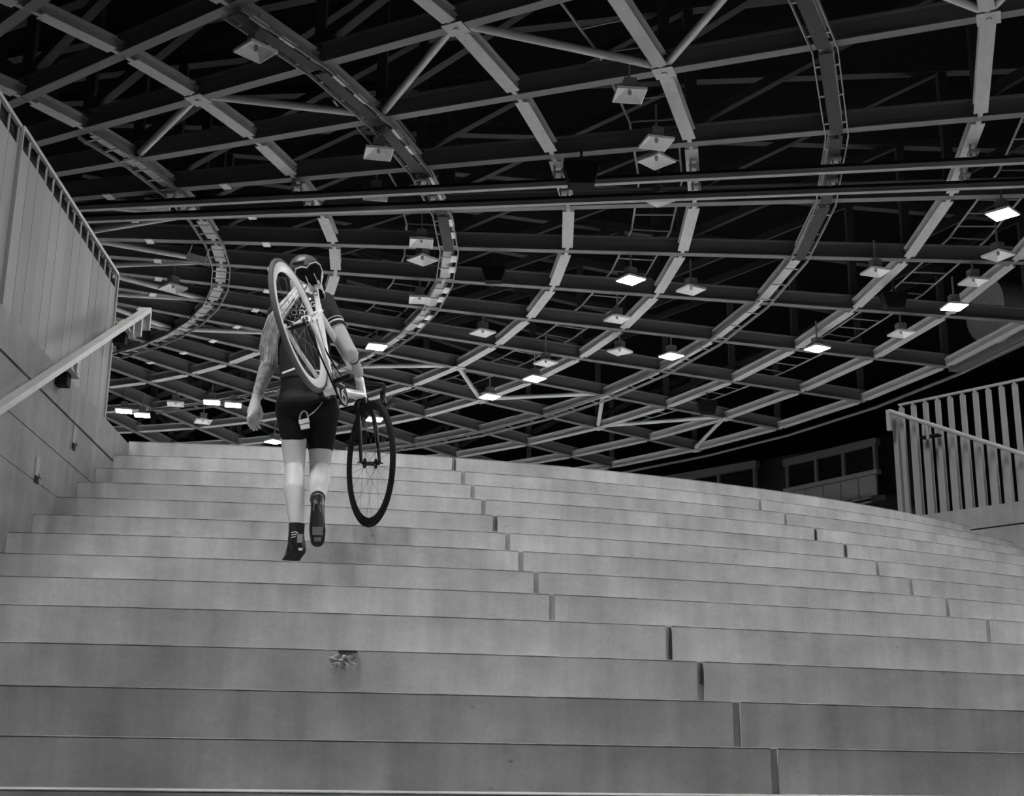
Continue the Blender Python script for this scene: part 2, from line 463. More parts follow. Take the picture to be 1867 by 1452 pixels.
for t_ in (0.42, 0.86, -0.5):
    P = h0.lerp(h1, t_)
    fr = frame(P, Vector((hd.x, hd.y, 0)))
    sg = 1 if (fr.to_3x3() @ Vector((0, 1, 0))).dot(nL) < 0 else -1
    br = MB().box((-0.10, min(0, sg * .11), -0.105), (0.10, max(0, sg * .11), -0.09), fr)
    link('bracket', br.mesh('bracket', M['tray']), hl)
    link('bracket_stem', MB().box((-0.02, -0.01, -0.10), (0.02, 0.01, -0.01), fr).mesh('bracket_stem', M['tray']), hl)
    link('bracket_foot', MB().box((-0.05, min(sg * .03, sg * .11), -0.18), (0.03, max(sg * .03, sg * .11), -0.10), fr).mesh('bracket_foot', M['black']), hl)

# ------------------------------------------------------------------ right balustrade: upright bars, slats behind
dR_ = (sp(1, AR) - sp(0, AR)).normalized()
out = -nR
balr = empty('bar_balustrade', sp(RT, AR, RTOP) + out * 0.05)
tag(balr, 'grey metal balustrade of upright flat bars on the right stair wall', 'balustrade')
base = sp(RT, AR, 0) + out * 0.05
ZB = 3.49
bar_me = MB().box((-0.021, -0.006, 0), (0.021, 0.03, ZB - RTOP - 0.03)).box((-0.010, -0.006, ZB - RTOP - 0.032), (0.014, 0.02, ZB - RTOP)).mesh('bar', M['fence'])
for n in range(38):
    s_ = -0.64 + n * 0.127
    link('bar', bar_me, balr, frame(base + dR_ * s_ + Vector((0, 0, RTOP)), dR_, (0, 0, 1)))
link('top_rail', MB().box((-0.665, -0.008, -0.006), (4.2, 0.03, 0.010), frame(base + Vector((0, 0, ZB)), dR_)).mesh('top_rail', M['hand']), balr)
# end post reaching the landing edge
link('end_post', MB().box((-0.02, -0.012, -0.16), (0.03, 0.03, ZB - RTOP - 0.06), frame(base + dR_ * (-0.715) + Vector((0, 0, RTOP)), dR_)).mesh('end_post', M['fence']), balr)
g0 = pl(AR - 0.35, 1621, 750); g1 = pl(AR - 0.35, 1867, 829)
gd = (g1 - g0).normalized()
for n in range(9):
    s_ = -0.575 + n * 0.127
    ztop = g0.z + (s_ + 0.65) * (g1.z - g0.z) / ((g1 - g0).dot(dR_)) - 0.03
    me = MB().box((-0.045, 0.0, 0), (0.045, 0.012, max(0.1, ztop - RTOP))).mesh('slat', M['fence2'])
    link('slat', me, balr, frame(base + dR_ * s_ + out * 0.10 + Vector((0, 0, RTOP)), dR_))
hr = empty('handrail', g0)
tag(hr, 'sloping round metal handrail in front of the right bar balustrade', 'handrail')
link('rail', MB().tube([g0, g1 + gd * 3.5], 0.021, 12).mesh('rail', M['hand'], True), hr)
link('end_return', MB().box((-0.025, -0.02, -0.19), (0.012, 0.02, 0.012), frame(g0, Vector((gd.x, gd.y, 0)))).mesh('end_return', M['hand']), hr)
for t_ in (0.30, 1.5):
    P = g0.lerp(g1, t_)
    fr = frame(P, Vector((gd.x, gd.y, 0)))
    sg = 1 if (fr.to_3x3() @ Vector((0, 1, 0))).dot(nR) < 0 else -1
    link('bracket', MB().box((-0.09, min(0, sg * .09), -0.125), (0.09, max(0, sg * .09), -0.11), fr).mesh('bracket', M['black']), hr)
    link('bracket_stem', MB().box((-0.012, -0.01, -0.15), (0.012, 0.01, -0.01), fr).mesh('bracket_stem', M['tray']), hr)

# ================================================================== HALL SHELL
mb = MB()
NW = 72
lo = mb.verts([Vector((CX + 62 * math.cos(2*PI*j/NW), CY + 62 * math.sin(2*PI*j/NW), FLOOR - 0.3)) for j in range(NW)])
hi = mb.verts([Vector((CX + 62 * math.cos(2*PI*j/NW), CY + 62 * math.sin(2*PI*j/NW), ZR + 5.2)) for j in range(NW)])
for j in range(NW): mb.face([lo[j], hi[j], hi[(j+1) % NW], lo[(j+1) % NW]])
o = link('wall_outer', mb.mesh('wall_outer', M['outer'])); o['kind'] = 'structure'
mb = MB()
c0 = mb.bm.verts.new((CX, CY, ZR + 5.2))
hi = mb.verts([Vector((CX + 62 * math.cos(2*PI*j/NW), CY + 62 * math.sin(2*PI*j/NW), ZR + 5.2)) for j in range(NW)])
for j in range(NW): mb.face([c0, hi[(j+1) % NW], hi[j]])
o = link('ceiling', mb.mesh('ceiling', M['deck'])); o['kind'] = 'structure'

# ================================================================== ROOF FRAME
roof = empty('roof_frame', (CX, CY, ZR))
tag(roof, 'round steel roof frame of radial girders and ring beams with tube bracing', 'roof frame', kind='structure')
def ibeam(name, wd, dp, tf, tw, mat):
    return MB().box((0, -wd/2, 0), (1, wd/2, tf)).box((0, -tw/2, tf), (1, tw/2, dp - tf)).box((0, -wd/2, dp - tf), (1, wd/2, dp)).mesh(name, mat)
ring_me = ibeam('ring_beam', 0.30, 0.27, 0.03, 0.03, M['steel'])
rad_me = ibeam('radial_girder', 0.24, 0.46, 0.03, 0.03, M['radial'])
stub_me = ibeam('ring_stub', 0.10, 0.30, 0.03, 0.03, M['steel'])
I0, I1 = -6, 26
for i in range(I0, I1 + 1):
    link('radial_girder', rad_me, roof, span(rp(8.6, i), rp(38.6, i)))
for j, R in enumerate(RING):
    for i in range(I0, I1):
        A, B = rp(R, i), rp(R, i + 1); d = (B - A).normalized()
        link('ring_beam', ring_me, roof, span(A + d * 0.26, B - d * 0.26))
        link('ring_stub', stub_me, roof, span(B - d * 0.27, B + (rp(R, i + 2) - B).normalized() * 0.27))
# inner compression ring
for i in range(48):
    link('inner_ring_beam', ring_me, roof, span(rp(9.0, i), rp(9.0, i + 1)))
tube_me = MB().tube([(0, 0, 0), (1, 0, 0)], 0.085, 10).mesh('brace_tube', M['tube'], True)
for i in (1, 9, 17):
    for j in range(8):
        A = rp(RING[j], i if j % 2 else i + 1, ZR + 0.12); B = rp(RING[j + 1], i if (j + 1) % 2 else i + 1, ZR + 0.12)
        d = (B - A).normalized()
        link('brace_tube', tube_me, roof, span(A + d * 0.25, B - d * 0.25))
for i in range(3, 12, 2):                # small zigzag near the hub
    link('brace_tube', tube_me, roof, span(rp(9.1, i, ZR + .1), rp(13.0, i + 1, ZR + .1)))
    link('brace_tube', tube_me, roof, span(rp(9.1, i + 2, ZR + .1), rp(13.0, i + 1, ZR + .1)))
# gusset plates under the braced nodes
gus_me = MB().box((-0.22, -0.22, -0.02), (0.22, 0.22, 0.0)).tube([(0, 0, -0.05), (0, 0, 0.0)], 0.06, 8).mesh('gusset_plate', M['steel'])
for i in (1, 9, 17):
    for j in range(9):
        P = rp(RING[j], i if j % 2 else i + 1, ZR - 0.001)
        link('gusset_plate', gus_me, roof, frame(P, P - Vector((CX, CY, P.z))))
# deep truss above: posts, diagonals and top chords
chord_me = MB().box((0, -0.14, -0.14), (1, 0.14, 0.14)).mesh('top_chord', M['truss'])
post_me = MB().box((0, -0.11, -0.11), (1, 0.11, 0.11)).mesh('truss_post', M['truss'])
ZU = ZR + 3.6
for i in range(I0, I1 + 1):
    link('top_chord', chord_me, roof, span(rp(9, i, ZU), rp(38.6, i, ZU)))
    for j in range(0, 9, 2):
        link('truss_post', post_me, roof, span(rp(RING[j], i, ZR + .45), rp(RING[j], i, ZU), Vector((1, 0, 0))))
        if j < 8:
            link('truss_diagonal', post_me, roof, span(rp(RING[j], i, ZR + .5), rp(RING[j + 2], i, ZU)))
# small pale clip plates on the undersides of the girders near the hub
clip_me = MB().box((-0.10, -0.16, -0.03), (0.10, 0.16, 0.0)).mesh('clip_plate', M['lampwhite'])
for i in range(3, 13):
    for R in (11.4, 14.6):
        P = rp(R, i, ZR)
        link('clip_plate', clip_me, roof, frame(P, P - Vector((CX, CY, P.z))))
# outer fascia ring
for i in range(I0, I1):
    link('edge_tube', MB().tube([rp(39.1, i, ZR - .15), rp(39.1, i + 1, ZR - .15)], 0.06, 8).mesh('edge_tube', M['panel'], True), roof)

# cable trays slung under three of the rings
tray_names = {0: 'innermost cable tray curving beside the left balustrade end', 2: 'cable tray on the ring passing just right of the cyclist', 5: 'cable tray on the ring curving down to the right of the picture'}
side_me = MB().box((0, -0.012, -0.06), (1, 0.012, 0.03)).mesh('tray_side', M['tray'])
rung_me = MB().box((-0.03, -0.24, -0.02), (0.03, 0.24, 0.0)).mesh('tray_rung', M['tray'])
pan_me = MB().box((0, -0.14, -0.035), (1, 0.14, -0.02)).mesh('tray_pan', M['truss'])
patch_me = MB().box((0, -0.10, -0.06), (1, 0.10, -0.03)).mesh('cover_plate', M['lampwhite'])
for j, lab in tray_names.items():
    tr = empty('cable_tray', rp(RING[j], 4, ZR - 0.1))
    tag(tr, lab, 'cable tray', 'cable trays under the roof rings')
    R = RING[j]
    for i in range(0 if j else 1, 14):
        A, B = rp(R, i, ZR - 0.09), rp(R, i + 1, ZR - 0.09)
        for off in (-0.25, 0.25):
            ca, cb = rp(R + off, i, ZR - 0.09), rp(R + off, i + 1, ZR - 0.09)
            link('tray_side', side_me, tr, span(ca, cb))
        for q in range(3):
            P = A.lerp(B, (q + .5) / 3)
            link('tray_rung', rung_me, tr, frame(P, B - A))
        if j and i < 5: link('tray_pan', pan_me, tr, span(A.lerp(B, .03), B.lerp(A, .03)))
        if j == 2 and i % 1 == 0 and i < 8:
            for (u0, u1) in ((0.12, 0.3), (0.45, 0.62)):
                link('cover_plate', patch_me, tr, span(rp(R + .17, i, ZR - .05).lerp(rp(R + .17, i + 1, ZR - .05), u0), rp(R + .17, i, ZR - .05).lerp(rp(R + .17, i + 1, ZR - .05), u1)))

# the two straight parallel track rails with hanger clamps at each ring
for n, (pa, pb, lab) in enumerate((((-13.5, 31.7), (13.0, 27.7), 'upper of two straight parallel track rails crossing under the roof rings'),
                                   ((-13.5, 32.35), (13.4, 29.0), 'lower of two straight parallel track rails crossing under the roof rings'))):
    A, B = Vector((pa[0], pa[1], ZR - 0.50)), Vector((pb[0], pb[1], ZR - 0.50))
    t_ = empty('track_rail', A)
    tag(t_, lab, 'rail', 'paired track rails under the roof')
    link('rail_bar', MB().box((0, -0.07, 0), (1, 0.07, 0.02)).box((0, -0.01, 0.02), (1, 0.01, 0.14)).mesh('rail_bar', M['rail']), t_, span(A, B))
    link('rail_web', MB().box((0, -0.05, 0.14), (1, 0.05, 0.20)).mesh('rail_web', M['black']), t_, span(A, B))
    dd = (B - A)
    for R in RING[:8]:
        ex, ey = A.x - CX, A.y - CY
        a_, b_, c_ = dd.x**2 + dd.y**2, 2 * (ex * dd.x + ey * dd.y), ex**2 + ey**2 - R * R
        q = b_ * b_ - 4 * a_ * c_
        if q < 0: continue
        s_ = (-b_ + math.sqrt(q)) / (2 * a_)
        if 0 < s_ < 1:
            P = A + dd * s_
            fr = frame(P, dd)
            link('hanger_clamp', MB().box((-0.12, -0.14, 0.30), (0.12, 0.14, 0.36), fr).box((-0.10, -0.10, 0.18), (-0.06, -0.04, 0.50), fr).box((0.06, 0.04, 0.18), (0.10, 0.10, 0.50), fr).mesh('hanger_clamp', M['tray']), t_)

# catwalk ladders just above the ring plane
rail_me = MB().tube([(0, 0, 0), (1, 0, 0)], 0.03, 6).mesh('catwalk_rail', M['tray'])
crung_me = MB().tube([(0, -0.55, 0), (0, 0.55, 0)], 0.022, 6).mesh('catwalk_rung', M['tray'])
for R, i0, i1, lab in ((19.0, 2, 10, 'catwalk ladder curving above the ring nearest the cyclist'), (25.3, 1, 12, 'catwalk ladder curving above the lamps right of the picture centre'), (34.3, 3, 10, 'catwalk ladder above the lamps at the far right')):
    cw = empty('catwalk', rp(R, i0, ZR + 0.7))
    tag(cw, lab, 'catwalk', 'catwalks in the roof')
    for i in range(i0, i1):
        for off in (-0.55, 0.55):
            link('catwalk_rail', rail_me, cw, span(rp(R + off, i, ZR + .7), rp(R + off, i + 1, ZR + .7)))
        nr = max(2, int(R * DTH / 0.85))
        for q in range(nr):
            A, B = rp(R, i, ZR + .7), rp(R, i + 1, ZR + .7)
            link('catwalk_rung', crung_me, cw, frame(A.lerp(B, q / nr), B - A))

# ------------------------------------------------------------------ floodlights
a = 0.29
def reflector(mat):
    m_ = MB()
    rim = m_.verts([(-a, -a, 0), (a, -a, 0), (a, a, 0), (-a, a, 0)])
    top = m_.verts([(-.09, -.09, .17), (.09, -.09, .17), (.09, .09, .17), (-.09, .09, .17)])
    for q in range(4): m_.face([rim[q], rim[(q+1) % 4], top[(q+1) % 4], top[q]])
    m_.face(top)
    return m_.mesh('reflector', mat)
refl_me = reflector(M['lampwhite'])
diff_me = MB().box((-a + .01, -a + .01, -0.015), (a - .01, a - .01, 0.0)).mesh('diffuser', M['lit'])
rim_me = MB()
for (x0, y0, x1, y1) in ((-a-.02, -a-.02, a+.02, -a), (-a-.02, a, a+.02, a+.02), (-a-.02, -a, -a, a), (a, -a, a+.02, a)):
    rim_me.box((x0, y0, -0.01), (x1, y1, 0.05))
rim_me = rim_me.mesh('rim', M['lampwhite'])
house_me = MB().box((-.13, -.13, .175), (.13, .13, .36)).box((-.02, -.02, .36), (.02, .02, 0.95)).mesh('housing', M['lamphouse'])
bulb_me = MB().lathe([(0.0, -0.09), (0.035, -0.07), (0.045, 0.0), (0.03, 0.05), (0.0, 0.06)], 10, Matrix.Rotation(PI/2, 4, 'X') @ I4).mesh('bulb', M['lamphouse'], True)
def floodlight(P, lit, rot, label, group, tilt=0.0, tdir=0.0):
    m_ = Matrix.Rotation(tdir, 4, 'Z') @ Matrix.Rotation(tilt, 4, 'X') @ Matrix.Rotation(rot - tdir, 4, 'Z')
    e = empty('floodlight', P, m_)
    tag(e, label, 'lamp', group)
    W_ = WORLD[e.name]
    link('reflector', refl_me, e, W_); link('rim', rim_me, e, W_); link('housing', house_me, e, W_)
    if lit: link('diffuser', diff_me, e, W_)
    else: link('bulb', bulb_me, e, W_ @ Matrix.Translation((0, 0, 0.10)))
    return e
R45 = PI / 4
LAMPS = [
 (466, 95, 0, R45, 'unlit square lamp alone in the dark at the upper left'),
 (690, 281, 0, .2, 'unlit square lamp left of the tray ring, above both track rails'),
 (1148, 175, 0, .1, 'unlit square lamp highest of the column above the picture centre'),
 (1197, 262, 0, .25, 'unlit square lamp on the girder, second from top in its column'),
 (1197, 295, 0, R45, 'unlit diamond lamp directly above the upper track rail'),
 (685, 357, 0, .15, 'unlit lamp half hidden between the two track rails, left of the tray ring'),
 (1202, 365, 0, R45, 'unlit diamond lamp poking out below the lower track rail'),
 (768, 444, 0, .1, 'unlit square lamp right above the cyclist, touching a girder'),
 (770, 475, 0, R45, 'dim unlit lamp just below a brighter one, right of the helmet'),
 (315, 527, 0, R45, 'unlit diamond lamp between left balustrade end and inner tray ring'),
 (288, 375, 0, .2, 'unlit lamp seen edge-on above the left balustrade near track rails'),
 (765, 548, 0, .1, 'small unlit lamp beside the tray ring, level with the jersey print'),
 (1260, 530, 0, .5, 'dark unlit lamp right of the burning lamp at picture centre'),
 (1125, 583, 0, .4, 'unlit lamp below left of the central burning lamp'),
 (880, 608, 0, .6, 'unlit lamp between two girders, right of the tray ring end'),
 (995, 663, 0, .6, 'unlit lamp just above the burning pair left of centre'),
 (1130, 642, 0, .9, 'unlit tilted lamp left of the lowest flaring lamp'),
 (1597, 497, 0, .3, 'unlit lamp on the right between two ring beams'),
 (1820, 467, 0, .5, 'unlit lamp under the rightmost burning lamp'),
 (1775, 515, 0, .2, 'unlit lamp just above the burning parallelogram lamp on the right'),
 (1643, 610, 0, .3, 'unlit lamp above the outermost ring beam on the right'),
 (370, 770, 0, .4, 'unlit lamp low on the far left beside the hanging hand'),
 (320, 738, 0, .2, 'unlit lamp low on the far left between the burning strips'),
 (1828, 391, 1, R45, 'burning diamond lamp nearest the right edge'),
 (1150, 511, 1, .6, 'burning lamp at picture centre right of a ring beam'),
 (1740, 560, 1, .15, 'burning parallelogram lamp at right, over a girder end'),
 (1490, 636, 1, .5, 'burning lamp over a girder above the window gallery'),
 (1224, 650, 1, .6, 'burning lamp where the tray ring meets a girder, right of centre'),
 (686, 633, 1, .3, 'burning lamp just right of the cyclist, above the gripping hand'),
 (975, 691, 1, .6, 'burning lamp, right one of the low pair at picture centre'),
 (893, 724, 1, .5, 'burning lamp, left one of the low pair at picture centre'),
 (226, 750, 1, .2, 'burning lamp touching the end of the left balustrade'),
 (259, 757.5, 1, .2, 'burning lamp just right of the one at the left balustrade end'),
 (386, 734, 1, .2, 'burning lamp, left one of the pair left of the hanging hand'),
 (425, 739, 1, .2, 'burning lamp, right one of the pair left of the hanging hand'),
 (500, 806, 1, R45, 'burning lamp just above the top step beside her left thigh'),
 (683, 765, 1, .3, 'burning lamp seen through the front bicycle wheel'),
]
for px, py, lit, rot, lab in LAMPS:
    floodlight(at_z(px, py, ZR - (0.20 if (px, py) in ((685, 357), (1202, 365), (288, 375)) else 0.60)), lit, rot, lab, 'floodlights hung in the roof')
# unseen floodlights added above and behind the viewer to light stairs, rim and wall
for R, i in ((35.6, -4.7), (35.6, -4.1), (35.6, -3.5), (35.6, -2.9), (57, -3.6), (57, -2.6), (57, -1.6), (60.5, -3.1), (60.5, -2.1), (60.5, -1.1), (50, 0.3), (42, 0.0), (38.4, 0.5), (42, 0.9)):
    floodlight(rp(R, i, ZR - 0.25), 1, .3, 'added burning floodlight out of view, lighting the stairs and left wall', 'added floodlights out of view')

# black loudspeakers
for px, py, sc, lab in ((1060, 318, 1.0, 'black loudspeaker hung in front of the upper track rail'), (900, 500, .8, 'black loudspeaker in the dark bay left of the central lamp'),
                        (1630, 548, .9, 'black loudspeaker hung at right between two ring beams'), (1290, 742, .9, 'black loudspeaker low at right below the flaring lamp')):
    P = at_z(px, py, ZR - (0.75 if px == 1060 else 0.55))
    e = empty('loudspeaker', P); tag(e, lab, 'loudspeaker', 'loudspeakers hung in the roof')
    m_ = MB().hexa([Vector((x * sc, y * sc, z * sc)) for x, y, z in ((-.28,-.2,-.3),(.28,-.2,-.3),(.28,.2,-.3),(-.28,.2,-.3),(-.42,-.25,.22),(.42,-.25,.22),(.42,.25,.22),(-.42,.25,.22))])
    link('cabinet', m_.mesh('cabinet', M['black']), e, WORLD[e.name])
    link('bracket', MB().box((-.03, -.03, .2), (.03, .03, .62)).box((-.3, -.02, .22), (.3, .02, .26)).mesh('bracket', M['truss']), e, WORLD[e.name])

wp = at_z(358, 471, ZR - 0.35)
o = link('white_panel', MB().box((-.28, -.01, -.10), (.28, .01, .10), frame(wp, _cr - Vector((0, 0, .30)))).box((-.26, .0, .10), (-.24, .02, .35), frame(wp, _cr - Vector((0, 0, .30)))).box((.24, .0, .10), (.26, .02, .35), frame(wp, _cr - Vector((0, 0, .30)))).mesh('white_panel', M['lampwhite']))
tag(o, 'tilted white rectangular panel hung beside the innermost cable tray', 'panel')
# ------------------------------------------------------------------ window gallery in the far right
gal = empty('window_gallery', rp(44, 9, 10))
tag(gal, 'dark spectator gallery with framed windows above grey panels, far right', 'gallery')
def gbox(name, i0, i1, z0, z1, R, th, mat):
    P = [rp(R, i0), rp(R, i1), rp(R + th, i1), rp(R + th, i0)]
    link(name, MB().hexa([Vector((p.x, p.y, z0)) for p in P] + [Vector((p.x, p.y, z1)) for p in P]).mesh(name, mat), gal)
edges = [8.98, 9.30, 9.58, 9.88]
gbox('header_beam', 8.96, 9.92, 14.12, 14.45, 44, .3, M['frame'])
gbox('sill', 8.96, 9.92, 12.85, 13.03, 43.95, .3, M['panel'])
for e_ in edges: gbox('mullion', e_ - .012, e_ + .012, 13.0, 14.15, 43.97, .2, M['frame'])
gbox('mullion', 9.66, 9.67, 13.0, 13.8, 44.2, .08, M['frame'])
for u, v in zip(edges[:-1], edges[1:]): gbox('pane', u + .012, v - .012, 13.02, 14.13, 44.1, .02, M['glass'])
for q in range(5):
    u = 8.98 + q * .18
    gbox('panel', u + .004, u + .176, 11.9, 12.83, 44.02, .1, M['panel'])
for u, v in ((10.22, 10.60), (10.61, 10.99), (11.0, 11.4)):
    gbox('pane', u + .01, v - .01, 13.0, 14.3, 44.1, .02, M['glass'])
for u in (10.22, 10.60, 10.995): gbox('mullion', u - .012, u + .012, 13.0, 14.45, 43.97, .2, M['frame'])
gbox('header_beam', 10.2, 11.4, 14.35, 14.7, 44, .3, M['frame'])
gbox('back_wall', 8.9, 11.5, 10.5, 15.0, 46.0, .2, M['outer'])
gbox('gallery_floor', 8.9, 11.5, 11.6, 11.85, 44, 2.0, M['outer'])
for z in (11.55, 11.75):
    link('guard_rail', MB().tube([rp(43.6, 8.97, z), rp(43.6, 9.15, z), rp(43.6, 9.3, z - .15)], 0.03, 6).mesh('guard_rail', M['panel']), gal)
# air duct at the far right
du = empty('air_duct', rp(40, 7, ZR + 1.5))
tag(du, 'large grey rounded air duct end above the outermost ring at right', 'duct')
P = rp(40.6, 6.72, ZR + 1.75); fr = frame(P, rp(41, 6.72) - rp(40, 6.72))
link('duct_body', MB().lathe([(0, -.4), (1.0, -.4), (1.12, -.3), (1.12, 1.4), (0, 1.4)], 28, fr @ Matrix.Rotation(PI/2, 4, 'Z')).mesh('duct_body', M['tray'], True), du)
link('duct_box', MB().hexa([rp(39.9, 6.3, ZR + .5), rp(39.9, 7.35, ZR + .5), rp(40.6, 7.35, ZR + .5), rp(40.6, 6.3, ZR + .5), rp(39.9, 6.3, ZR + 1.1), rp(39.9, 7.35, ZR + 1.1), rp(40.6, 7.35, ZR + 1.1), rp(40.6, 6.3, ZR + 1.1)]).mesh('duct_box', M['panel']), du)

# ================================================================== CYCLIST
def ell(c, r, n=10):
    r = (r, r, r) if isinstance(r, (int, float)) else r
    c = Vector(c); pts = []
    for i in range(n + 1):
        th = PI * i / n
        for j in range(2 * n):
            ph = PI * j / n
            pts.append(c + Vector((r[0] * math.sin(th) * math.cos(ph), r[1] * math.sin(th) * math.sin(ph), r[2] * math.cos(th))))
            if i in (0, n): break
    return pts
def hull_into(bm, *ells):
    vs = [bm.verts.new(p) for e in ells for p in ell(*e)]
    r_ = bmesh.ops.convex_hull(bm, input=vs)
    junk = [g for g in r_['geom_interior'] + r_['geom_unused'] if isinstance(g, bmesh.types.BMVert)]
    if junk: bmesh.ops.delete(bm, geom=list(set(junk)), context='VERTS')
def blob(name, hulls, voxel, mats, smooth=4, fac=0.5):
    bm = bmesh.new()
    for h_ in hulls:
        b2 = bmesh.new(); hull_into(b2, *h_)
        bmesh.ops.recalc_face_normals(b2, faces=b2.faces)
        tmp = bpy.data.meshes.new('t'); b2.to_mesh(tmp); b2.free(); bm.from_mesh(tmp); bpy.data.meshes.remove(tmp)
    me = bpy.data.meshes.new(name); bm.to_mesh(me); bm.free()
    ob = bpy.data.objects.new('tmp', me); COL.objects.link(ob)
    m1 = ob.modifiers.new('r', 'REMESH'); m1.mode = 'VOXEL'; m1.voxel_size = voxel
    if smooth:
        m2 = ob.modifiers.new('s', 'SMOOTH'); m2.iterations = smooth; m2.factor = fac
    dg = bpy.context.evaluated_depsgraph_get()
    res = bpy.data.meshes.new_from_object(ob.evaluated_get(dg))
    bpy.data.objects.remove(ob); bpy.data.meshes.remove(me)
    res.name = name; res.materials.clear()
    for mm in mats: res.materials.append(mm)
    for p in res.polygons: p.use_smooth = True
    return res
def chain(pts, rads):                     # capsules along a polyline
    return [((pts[i], rads[i]), (pts[i+1], rads[i+1])) for i in range(len(pts) - 1)]
DY = 0.13
def B(px, py, y): return at_y(px, py, y + DY)

# ------------------------------------------------------------------ the bicycle's place in space
def at_depth(px, py, d):
    r_ = ray(px, py); return r_ * (d / F_PX) + Vector((0, 0, EYE))
WB = 1.008
BM = Matrix(((0.30438, -0.94417, -0.12609, -1.01751), (0.82801, 0.19681, 0.52504, 6.04963), (-0.47092, -0.26421, 0.84168, 2.09805), (0, 0, 0, 1)))
def bk(x, z, y=0.0): return BM @ Vector((x, y, z))
BB = Vector((0.395, 0, -0.055)); ST = BB + Vector((-.287, 0, .958)) * 0.502
SADP = BB + Vector((-.287, 0, .958)) * 0.632
hdir = Vector((.292, 0, -.956)); hfw = Vector((.956, 0, .292))
CROWN = Vector((WB, 0, 0)) - hdir * 0.37 - hfw * 0.045
HTOP = CROWN - hdir * 0.135

bike = empty('bicycle', (0, 0, 0), BM)
tag(bike, 'white fixed-gear bicycle with black front wheel carried on her right shoulder', 'bicycle')
def bl(name, mb_, mat, parent=bike, smooth=True, mw=None): return link(name, mb_.mesh(name, mat, smooth), parent, BM if mw is None else mw)
fm = MB()
fm.tube([BB - Vector((0, .0, 0)), ST + Vector((-.287, 0, .958)) * .02], 0.0165, 12)
fm.tube([ST - Vector((-.287, 0, .958)) * .03, HTOP + hdir * .02], 0.0165, 12)
fm.tube([BB, CROWN - hdir * .03], 0.0215, 12)
fm.tube([CROWN - hdir * .004, HTOP], 0.023, 12)
fm.tube([BB - Vector((0, .035, 0)), BB + Vector((0, .035, 0))], 0.024, 12)
for s_ in (-1, 1):
    fm.tube([Vector((0, s_ * .062, 0)), Vector((.12, s_ * .058, -.015)), Vector((.33, s_ * .03, -.046)), BB + Vector((0, s_ * .022, 0))], [.009, .010, .012, .012], 8)
    fm.tube([Vector((0, s_ * .062, 0)), Vector((.14, s_ * .045, .22)), ST + Vector((0, s_ * .018, -.03))], [.008, .009, .009], 8)
    fm.box((-.02, s_ * .062 - .004, -.02), (.03, s_ * .062 + .004, .02))
fm.tube([Vector((.14, -.045, .24)), Vector((.14, .045, .24))], .007, 6)
bl('frame', fm, M['bikewhite'])
# emblem facing the rear of the seat tube
ef = frame(SADP + Vector((-.958, 0, -.287)) * .0142 - Vector((-.287, 0, .958)) * .045, Vector((0, -1, 0)), Vector((-.287, 0, .958)))
bl('emblem', MB().box((-.012, -.001, -.016), (.012, .001, .016), ef), M['tray'], smooth=False)
bl('emblem_mark', MB().box((-.005, -.002, -.008), (.006, .002, .007), ef), M['bikewhite'], smooth=False)
sp_ = bl('seat_post', MB().tube([ST, SADP], .0136, 12).tube([SADP + Vector((-.03, -.024, .012)), SADP + Vector((.03, -.024, .012))], .007, 6).tube([SADP + Vector((-.03, .024, .012)), SADP + Vector((.03, .024, .012))], .007, 6).tube([SADP + Vector((0, -.03, .004)), SADP + Vector((0, .03, .004))], .014, 10), M['bikewhite'])
link('clamp_bolt', MB().tube([SADP + Vector((-.02, 0, -.012)), SADP + Vector((-.03, 0, -.018))], .006, 8).mesh('clamp_bolt', M['chrome']), sp_, BM)
# saddle
SO = SADP + Vector((-.02, 0, .03))
half = [(-.105, 0), (-.112, .030), (-.104, .055), (-.080, .068), (-.045, .064), (-.01, .045), (.03, .028), (.07, .020), (.105, .017), (.122, .009), (.126, 0)]
outl = half + [(x, -y) for x, y in reversed(half[1:-1])]
outl[0] = (-.088, 0); outl[1] = (-.104, .024); outl[-1] = (-.104, -.024)
sm = MB()
lay = []
for sc, z in ((.80, -.012), (.97, -.004), (1.0, .012), (.95, .030), (.70, .042)):
    lay.append(sm.verts([SO + Vector((x * sc, y * sc, z + .02 * max(0, -x) * 1.2)) for x, y in outl]))
no = len(outl)
for q in range(4):
    for j in range(no): sm.face([lay[q][j], lay[q][(j+1) % no], lay[q+1][(j+1) % no], lay[q+1][j]])
sm.face(lay[0]); sm.face(list(reversed(lay[-1])))
sad = bl('saddle', sm, M['shorts'])
link('saddle_piping', MB().tube([SO + Vector((x * 1.0, y * 1.0, .006 + .02 * max(0, -x) * 1.2)) for x, y in outl], .0042, 6, closed=True).mesh('saddle_piping', M['bikewhite'], True), sad, BM)
link('saddle_rail', MB().tube([SO + Vector((-.07, .022, -.004)), SADP + Vector((-.03, .024, .012)), SADP + Vector((.04, .024, .012)), SO + Vector((.10, .008, -.004))], .0036, 6)
     .tube([SO + Vector((-.07, -.022, -.004)), SADP + Vector((-.03, -.024, .012)), SADP + Vector((.04, -.024, .012)), SO + Vector((.10, -.008, -.004))], .0036, 6).mesh('saddle_rail', M['chrome'], True), sad, BM)
